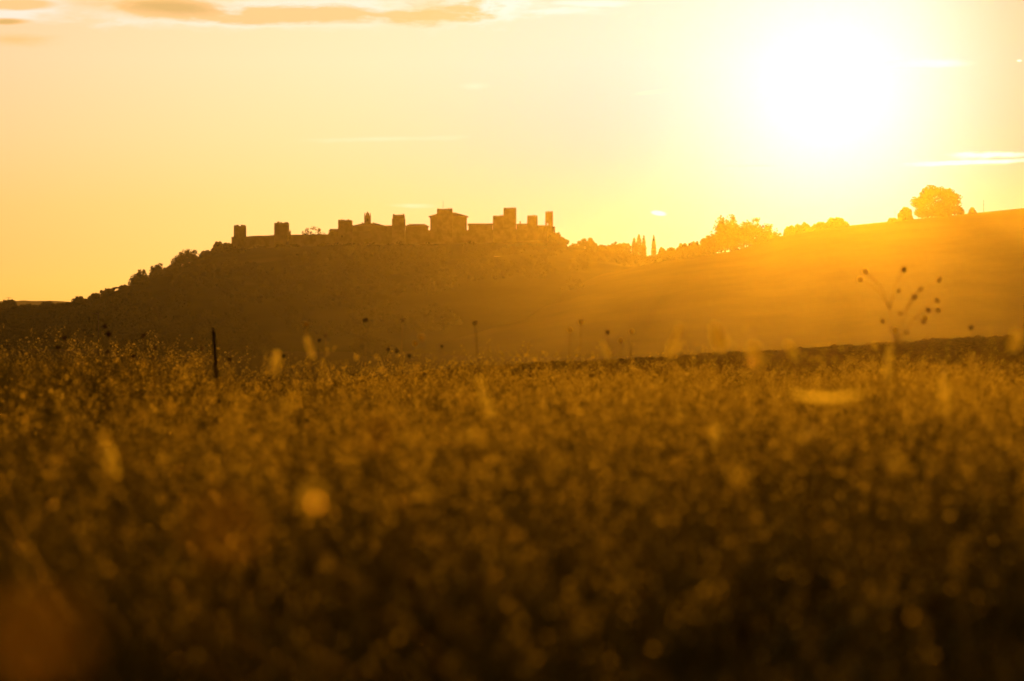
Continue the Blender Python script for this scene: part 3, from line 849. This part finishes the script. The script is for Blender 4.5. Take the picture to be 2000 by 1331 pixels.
def build_grass():
    rng = np.random.default_rng(101)
    Vs, Fs, Ms = [], [], []; base = 0
    plan = [(tmpl_tuft, 8, 34000, (0.34, 0.74), 1.25), (tmpl_stalk, 10, 32000, (0.50, 1.04), 0.85), (tmpl_weed, 8, 8000, (0.55, 0.94), 0.95)]
    plan += [(tmpl_stalk, 6, 3000, (0.84, 1.16), 0.62), (tmpl_pod, 8, 3400, (0.70, 1.04), 0.85)]        # tall emergent stalks and fluffy heads
    for fn, nt, N, (h0, h1), pw in plan:
        x, y = grass_positions(N, rng, 0.75 if N > 3400 else (5.5 if N == 3000 else 2.4), 44.0, pw)
        if fn is not tmpl_tuft:                        # seed heads sparser on greener left, denser right to imitate the lens veil brightness
            k_ = rng.uniform(0, 1, N) < 0.18 + 0.82 * sstep(-0.19, 0.12, x / (y + 1.0) + 0.05 * fbm(x * 0.4, y * 0.25, 2, 8))
            k_ &= rng.uniform(0, 1, N) < (0.07 + 0.93 * sstep(3.4, 8.5, y)) * (0.35 + 0.65 * sstep(-0.35, 0.45, fbm(x * 0.8, y * 0.28, 3, 71)))
            x, y = x[k_], y[k_]; N = len(x)
        which = rng.integers(0, nt, N)
        clump = 0.5 + 0.5 * np.clip(fbm(x * 0.9, y * 0.5, 3, 5) * 1.3, -1, 1)
        sc_ = (h0 + (h1 - h0) * rng.beta(*((4, 2) if fn is tmpl_tuft else (2, 2.2)), N)) * (0.82 + 0.3 * clump)
        sc_ *= (0.68 if fn is tmpl_tuft else 0.60) + (0.32 if fn is tmpl_tuft else 0.40) * sstep(4.5, 8.0, y)
        z = field_z(x, y)
        for k in range(nt):
            V, F, I = fn(rng)
            V = np.array(V); F4 = np.array(F); I = np.array(I)
            s = which == k; m = int(s.sum())
            a = rng.uniform(0, 6.283, m); ca, sa = np.cos(a), np.sin(a)
            S = sc_[s]; wd = 1.0 + 0.02 * y[s]                       # a little fuller far away
            lx = rng.normal(0, 0.10, m) + 0.05; ly = rng.normal(0, 0.08, m)
            vx = V[None, :, 0] * wd[:, None]; vy = V[None, :, 1] * wd[:, None]; vz = V[None, :, 2] * np.ones((m, 1))
            if fn is not tmpl_tuft: hs_ = np.full(m, 0.85)
            else: hs_ = np.ones(m)
            X = (vx * ca[:, None] - vy * sa[:, None]) * hs_[:, None] + lx[:, None] * vz ** 2 * S[:, None] + x[s][:, None]
            Y = (vx * sa[:, None] + vy * ca[:, None]) * hs_[:, None] + ly[:, None] * vz ** 2 * S[:, None] + y[s][:, None]
            Z = vz * S[:, None] + z[s][:, None] - 0.01
            Vs.append(np.stack([X, Y, Z], -1).reshape(-1, 3).astype(np.float32))
            Fs.append((F4[None] + (np.arange(m) * len(V))[:, None, None] + base).reshape(-1, 4))
            Ms.append(np.tile(I, m)); base += m * len(V)
    V = np.concatenate(Vs); F = np.concatenate(Fs); M = np.concatenate(Ms)
    return V, F, M

def mesh_mixed(name, V, F, M, mats):
    tri = F[:, 2] == F[:, 3]
    order = np.concatenate([np.where(~tri)[0], np.where(tri)[0]])
    F = F[order]; M = M[order]; nq = int((~tri).sum()); nt = len(F) - nq
    loops = np.concatenate([F[:nq].ravel(), F[nq:, :3].ravel()]).astype(np.int32)
    starts = np.concatenate([np.arange(nq) * 4, nq * 4 + np.arange(nt) * 3]).astype(np.int32)
    tot = np.concatenate([np.full(nq, 4), np.full(nt, 3)]).astype(np.int32)
    me = bpy.data.meshes.new(name)
    me.vertices.add(len(V)); me.vertices.foreach_set('co', V.astype(np.float32).ravel())
    me.loops.add(len(loops)); me.loops.foreach_set('vertex_index', loops)
    me.polygons.add(len(F)); me.polygons.foreach_set('loop_start', starts); me.polygons.foreach_set('loop_total', tot)
    for m in mats: me.materials.append(m)
    me.polygons.foreach_set('material_index', M.astype(np.int32))
    me.update(calc_edges=True)
    o = bpy.data.objects.new(name, me); COL.objects.link(o)
    return o

_V, _F, _M = build_grass()
grass = mesh_mixed('grass', _V, _F, _M, [M_BLADE, M_STRAW, M_POD])
tag(grass, 'tall dry meadow grass with golden seed heads filling the foreground', 'grass', kind='stuff')
del _V, _F, _M

# ------------------------------------------------------------------ single plants and the post
def post():
    D = 27.0; top = P(415.5, 647, D); zb = float(field_z(top.x, D)) - 0.25
    foot = P(440, 780, D)
    r = empty('fence_post', (foot.x, D, zb), 'dark weathered wooden fence post leaning left in the grass', 'fence post')
    m = MB(); n = 9; pts = []; rad = []
    for k in range(n):
        t = k / (n - 1); pts.append((t * (top.x - foot.x) + 0.006 * math.sin(k * 1.9), 0.01 * math.sin(k), t * (top.z - zb))); rad.append(0.025 - 0.005 * t + 0.002 * math.sin(k * 2.3))
    m.tube(pts, rad, 9)
    e = Vector(pts[-1]); m.tube([e, e + Vector((-0.004, 0, 0.028))], [0.019, 0.009], 9)
    m.build('post', M_WOOD, r, True)
    w = MB(); h = (top.z - zb) * 0.80; c = Vector((0.80 * (top.x - foot.x), 0, h))
    w.tube([c + Vector((0.032 * math.cos(a), 0.032 * math.sin(a), 0.004 * a)) for a in np.linspace(0, 12, 22)], [0.0022] * 22, 5)
    w.build('wire', M_METAL, r)
post()

def flower(px, py, D, r_px, label, bend=0.05, group='dried flower stalks above the grass', pale=False, foot=None):
    c = P(px, py, D); r = r_px / PXF * D
    fx = c.x - bend if foot is None else P(foot, py, D).x
    zb = float(field_z(fx, D))
    root = empty('dried_flower', (fx, D, zb), label, 'dried flower', group)
    dx, dz = c.x - fx, c.z - zb
    m = MB(); m.tube([(0, 0, -0.02), (0.15 * dx, 0.01, 0.4 * dz), (0.55 * dx, 0.0, 0.75 * dz), (dx, 0, dz - r * 0.7)], [0.0030, 0.0026, 0.0021, 0.0016], 5); m.build('stem', M_STEM, root)
    h = MB(); h.ball((dx, 0, dz), r * 0.8, 9, 7, r * 0.85, 0.10)
    rng = np.random.default_rng(int(px * 13 + py))
    for k in range(26):                                   # spiky bracts all round
        d = rng.normal(size=3); d /= np.linalg.norm(d)
        v, f = diamond(np.array([dx, 0, dz]) + d * r * 0.65, d, r * 0.16, r * 0.55, rng); h.add(v, f)
    h.build('seed_head', M_POD if pale else (M_HEAD_VEILED if 'brown' in label or 'faint' in label or 'dim' in label else M_HEAD), root)
    return root

FL = [
 (204.5, 637.5, 24.3, 4.6, 'tallest of the dark flower heads left of the fence post, with a pair below it'),
 (212.5, 653.5, 21.9, 6.2, 'larger drooping dark flower head just below the tallest one at left'),
 (126, 660, 25.6, 5.0, 'dark flower head over the dense golden grass at far left'),
 (114, 679, 25.6, 4.6, 'dark flower head half sunk in the grass at far left'),
 (280.5, 656, 24.3, 5.2, 'round dark flower head standing alone midway between the tall stalks and the post'),
 (210, 687, 26.7, 4.0, 'small dark flower head low under the tall pair at left'),
 (259.5, 697, 19.4, 5.8, 'big dark flower head low in the grass, left of two small stacked ones'),
 (303, 680, 28.0, 3.6, 'upper of two small stacked dark flower heads left of the post'),
 (299, 697, 26.7, 3.8, 'lower of two small stacked dark flower heads left of the post'),
 (394, 681, 23.1, 4.6, 'dim flower head just left of the fence post'),
 (448, 701, 21.9, 4.8, 'dark flower head just right of the fence post'),
 (554, 696, 26.7, 3.6, 'small dark flower head between the post and the twin stalks'),
 (624, 665, 28.0, 3.6, 'lower left one of the twin small flower heads right of the post'),
 (636, 656, 26.7, 4.0, 'upper right one of the twin small flower heads right of the post'),
 (598, 634, 18.1, 5.0, 'blurred pale flower head high above the grass right of the post'),
 (714, 625, 24.3, 4.8, 'tall single dark flower head standing highest near the middle'),
 (786.5, 625.5, 25.6, 3.8, 'small tall flower head right of the highest middle one'),
 (757, 682, 25.6, 3.8, 'dark flower head low below the two tall middle stalks'),
 (775, 685.5, 24.3, 4.2, 'dark flower head right beside the low one below the middle stalks'),
 (799.5, 695, 24.3, 4.6, 'dark flower head nearest the grass top in the middle group'),
 (811, 671.5, 24.3, 4.8, 'round dark flower head under the pale blurred head in the middle'),
 (823, 660, 15.8, 6.0, 'pale blurred flower head leaning over the middle group'),
 (863, 676.5, 26.7, 4.0, 'dark flower head at the right end of the middle group'),
 (928, 631, 20.7, 4.4, 'tall faint flower stalk right of the middle group'),
 (1113, 645, 23.1, 4.4, 'brown flower head in the orange haze beside a pale one'),
 (1135, 629, 23.1, 4.6, 'pale lit flower head standing tallest in the orange haze'),
 (1187, 648, 21.9, 4.6, 'brown flower head on a straight stalk in the orange haze'),
 (1212, 666, 21.9, 4.4, 'pale lit flower head low in the orange haze, left one'),
 (1234, 648, 21.9, 4.2, 'pale lit flower head in the orange haze, upper right one'),
 (1897, 640, 19.4, 5.4, 'dark flower head alone above the ploughed ridge at right'),
]
for i, (px, py, D, r, lb) in enumerate(FL):
    flower(px, py, D, r, lb, bend=0.04 * math.sin(i * 2.1), pale=('pale' in lb))

def branching_plant():
    D = 18.0
    b = P(1752, 700, D); zb = float(field_z(b.x, D)); O = Vector((b.x, D, zb))
    root = empty('branching_plant', O, 'tall branching dried plant with many seed heads at right in the glow', 'dried plant')
    loc = lambda px, py, dy=0.0: P(px, py, D) - O + Vector((0, dy, 0))
    main = loc(1750, 665)
    m = MB(); m.tube([(0, 0, -0.02), loc(1751, 760), main], [0.0042, 0.0034, 0.0026], 6)
    heads = [(1690, 531, 4.5, 1), (1681, 546, 4.5, 1), (1766.5, 526, 5, 0), (1785, 580, 5, 0), (1797, 565, 3.6, 0), (1834.5, 546, 5, 0), (1832, 587, 4, 0), (1813, 605, 4.6, 0),
             (1832, 606, 4, 0), (1806, 621, 4.4, 1), (1804, 628, 4.2, 0), (1757, 568, 3.4, 0), (1759, 612, 3.6, 0), (1723, 627, 4.6, 0), (1748, 645, 4.2, 1), (1772, 651, 4.2, 0)]
    fork = {0: loc(1738, 605), 1: loc(1754, 610), 2: loc(1770, 610, .03), 3: loc(1785, 622, -.03)}
    for k in fork: m.tube([main + Vector((0, 0, -0.02 * k)), (main * 0.45 + fork[k] * 0.55) + Vector((0, 0.01, 0)), fork[k]], [0.002, 0.0017, 0.0014], 5)
    hp = []
    for i, (px, py, r, pale) in enumerate(heads):
        h = loc(px, py, 0.02 * math.sin(i * 1.3))
        k = min(fork, key=lambda q: (fork[q] - h).length + (0 if fork[q].z < h.z else 1))
        s = fork[k] if fork[k].z < h.z else main
        mid = (s + h) * 0.5 + Vector((0.15 * (s.x - h.x), 0, 0.1 * abs(h.z - s.z)))
        m.tube([s, mid, h], [0.0020, 0.0017, 0.0014], 5); hp.append((h, r / PXF * D, pale))
    m.build('stem', M_STEM, root)
    for h, r, pale in hp:
        g = MB(); g.ball(h, r * 0.85, 8, 6, r * 1.0, 0.15)
        rng = np.random.default_rng(int(abs(h.x) * 1e4))
        for k in range(16):
            d = rng.normal(size=3); d /= np.linalg.norm(d)
            v, f = diamond(np.array(h) + d * r * 0.65, d, r * 0.18, r * 0.5, rng); g.add(v, f)
        g.build('seed_head', M_POD if pale else M_HEAD_VEILED, root)
branching_plant()

def plume(px0, py0, px1, py1, D, label, w=0.011):
    """nodding grass plume: (px0,py0) tip, (px1,py1) bottom of the plume"""
    a = P(px0, py0, D); b = P(px1, py1, D)
    foot = Vector((b.x + 0.3 * (b.x - a.x), D, float(field_z(b.x, D))))
    root = empty('grass_plume', foot, label, 'grass plume', 'golden plumes standing above the grass')
    A = a - foot; B = b - foot
    m = MB(); m.tube([(0, 0, -0.02), B * 0.55, B, B + (A - B) * 0.6, A], [.0022, .002, .0016, .0012, .0006], 5); m.build('stem', M_STEM, root)
    rng = np.random.default_rng(int(px0 + py0)); g = MB()
    ax = A - B; n = int(80 + 380 * ax.length)
    for k in range(n):
        t = rng.uniform(0, 1); c = np.array(B + ax * t); d = rng.normal(size=3); d[2] *= 0.5; d /= np.linalg.norm(d)
        rr = 1.0 * w * math.sin(math.pi * min(0.97, 0.12 + 0.85 * t)) * rng.uniform(0.2, 1)
        dirv = d + np.array(ax.normalized()) * 1.2
        v, f = diamond(c + d * rr, dirv, w * 0.19, w * 1.05, rng); g.add(v, f)
    g.build('plume', M_PLUME, root)
PL = [
 (1328, 640, 1308, 700, 9.2, 'tallest golden plume left of the brightest blurred blob', 0.0160),
 (1398, 640, 1412, 690, 8.4, 'brightest plump golden plume over the ploughed ridge', 0.0192),
 (1176, 668, 1192, 705, 12.0, 'slim curved golden plume left of the tall blurred ones', 0.0096),
 (1538, 672, 1556, 706, 10.0, 'golden plume nodding left at the foot of the right slope', 0.0144),
 (1470, 680, 1486, 722, 8.0, 'wide pale plume just left of the nodding one', 0.0192),
 (1738, 678, 1728, 750, 11.0, 'tall upright golden plume below the branching plant', 0.0160),
 (1988, 652, 1978, 690, 9.0, 'golden plume at the right edge of the picture', 0.0192),
 (1842, 712, 1840, 790, 11.0, 'golden plume in the grass right of the upright plume', 0.0144),
 (540, 690, 536, 735, 11.0, 'golden plume right of the fence post in the darker grass', 0.0160),
 (598, 660, 612, 700, 12.0, 'faint golden plume under the pale blurred head right of the post', 0.0128),
 (935, 740, 960, 820, 10.0, 'long curved golden plume in the middle of the field', 0.0160),
 (205, 860, 225, 935, 7.2, 'golden plume in the dark grass at lower left', 0.0144),
 (1850, 755, 1845, 815, 10.0, 'short golden plume low in the grass at far right', 0.0144),
 (1400, 830, 1395, 880, 8.0, 'fat golden plume low in the centre right grass', 0.0128),
]
for a in PL: plume(*a)

def orange_flower(px, py, D, r, label):
    c = P(px, py, D); zb = float(field_z(c.x, D))
    root = empty('orange_flower', (c.x, D, zb), label, 'flower', 'orange flowers blurred close to the camera')
    H = c.z - zb; m = MB(); m.tube([(0.03, 0, -0.02), (0.02, 0.01, 0.5 * H), (0, 0, H)], [.0025, .002, .0015], 6); m.build('stem', M_STEM, root)
    rng = np.random.default_rng(int(px))
    for k in range(6):
        a = k * math.pi / 3 + rng.uniform(-.2, .2); V = []; F = []
        nu, nv = 5, 4
        for i in range(nu):
            t = i / (nu - 1)
            for j in range(nv):
                s = (j / (nv - 1) - 0.5) * 2
                wd = r * 0.55 * math.sin(math.pi * min(1, 0.12 + 0.86 * t)) ** 0.7
                rad = r * t * 0.8; zz = H + r * 1.0 * t ** 1.3 - 0.25 * r * abs(s) * t + rng.uniform(-.03, .03) * r
                V.append((rad * math.cos(a) - s * wd * math.sin(a), rad * math.sin(a) + s * wd * math.cos(a), zz))
        for i in range(nu - 1):
            for j in range(nv - 1): F.append((i * nv + j, i * nv + j + 1, (i + 1) * nv + j + 1, (i + 1) * nv + j))
        mesh_obj('petal', V, F, M_ORANGE, root, smooth=True)
    g = MB(); g.ball((0, 0, H + 0.1 * r), r * 0.2, 8, 6, None, .1); g.build('flower_centre', M_HEAD, root)
orange_flower(738, 862, 2.9, 0.018, 'orange blurred flower nearest the centre of the field')
orange_flower(435, 1065, 1.45, 0.019, 'orange blurred flower low in the left half of the foreground')
orange_flower(50, 1300, 1.05, 0.022, 'orange blurred flower in the bottom left corner')

def straw():
    D = 7.0; pts = [P(px, py, D) for px, py in ((1546, 769), (1580, 775), (1616, 777.5), (1655, 775), (1692, 767))]
    root = empty('bent_straw', pts[2], 'pale straw blade lying level across the bright grass at right', 'straw')
    O = pts[2]; V = []; F = []
    for i, p in enumerate(pts):
        w = (0.004, 0.0075, 0.008, 0.006, 0.002)[i]
        q = p - O; V += [(q.x, q.y - 0.004, q.z - w), (q.x, q.y + 0.004, q.z + w)]
    for i in range(4): F.append((2 * i, 2 * i + 2, 2 * i + 3, 2 * i + 1))
    mesh_obj('blade', V, F, M_PLUME, root)
    m = MB(); e = pts[-1] - O; zb = float(field_z(pts[-1].x, D)) - O.z
    m.tube([(e.x + 0.03, 0, zb), (e.x + 0.035, 0, zb * 0.4), (e.x + 0.02, 0, e.z - 0.012), (e.x, 0, e.z)], [.0022, .002, .0018, .0016], 5)
    m.build('stem', M_STEM, root)
straw()

def pale_head(px, py, D, r, label):
    c = P(px, py, D); zb = float(field_z(c.x, D))
    root = empty('pale_seed_head', (c.x, D, zb), label, 'seed head', 'pale seed heads glowing in the grass')
    H = c.z - zb; m = MB(); m.tube([(0.02, 0, -0.02), (0.015, 0, 0.5 * H), (0, 0, H - r * .8)], [.002, .0018, .0012], 5); m.build('stem', M_STEM, root)
    g = MB(); rng = np.random.default_rng(int(px + py))
    for k in range(44):                                   # open fluffy head: light falls through it
        d = rng.normal(size=3); d /= np.linalg.norm(d)
        v, f = diamond(np.array((0, 0, H)) + d * r * 0.15, d, r * 0.22, r * 0.9, rng); g.add(v, f)
    g.build('seed_head', M_PLUME, root)
for a in [
 (610, 973, 3.78, 0.0179, 'largest glowing round bokeh seed head in the left foreground'),
 (555, 793, 6.72, 0.0159, 'glowing seed head right of and below the fence post'),
 (919, 850, 6.09, 0.0159, 'glowing seed head in the middle of the field, right of a paler one'),
 (790, 850, 6.41, 0.0141, 'glowing seed head just right of the centre orange flower'),
 (1247, 958, 4.80, 0.0132, 'glowing seed head low in the centre right foreground'),
 (1744, 908, 5.12, 0.0179, 'bright glowing seed head in the right foreground'),
 (1438, 928, 4.96, 0.0150, 'glowing seed head between two others in the right foreground'),
 (1580, 850, 5.92, 0.0168, 'glowing seed head in the bright grass below the level straw'),
 (1096, 905, 5.45, 0.0150, 'glowing seed head right of the middle of the foreground'),
 (833, 965, 4.80, 0.0116, 'dim glowing seed head right of the largest bokeh one'),
 (1822, 910, 5.12, 0.0116, 'dim glowing seed head right of the bright one in the right foreground'),
 (1327, 812, 6.72, 0.0132, 'glowing seed head under the tallest golden plume'),
 (1395, 845, 6.41, 0.0132, 'glowing seed head beside the fat golden plume'),
]: pale_head(*a)

# ------------------------------------------------------------------ haze: one closed box of even, pale air, standing in for lens glare
def build_haze():
    m = bpy.data.materials.new('haze_air'); m.use_nodes = True
    t = m.node_tree; t.nodes.clear(); w = NT(t)
    out = w.n('ShaderNodeOutputMaterial'); pv = w.n('ShaderNodeVolumePrincipled')
    pv.inputs['Color'].default_value = (1.0, 0.90, 0.45, 1)
    pv.inputs['Density'].default_value = HAZE_DENSITY
    pv.inputs['Anisotropy'].default_value = HAZE_G
    w.put(out.inputs['Volume'], pv.outputs[0])
    b = MB(); b.box(-4400, 4400, -4400, 4400, -22.0, 66.0)
    o = b.build('haze', m)
    tag(o, 'evening haze over the whole valley, its warm glow standing in for lens glare', 'haze', kind='stuff')
build_haze()
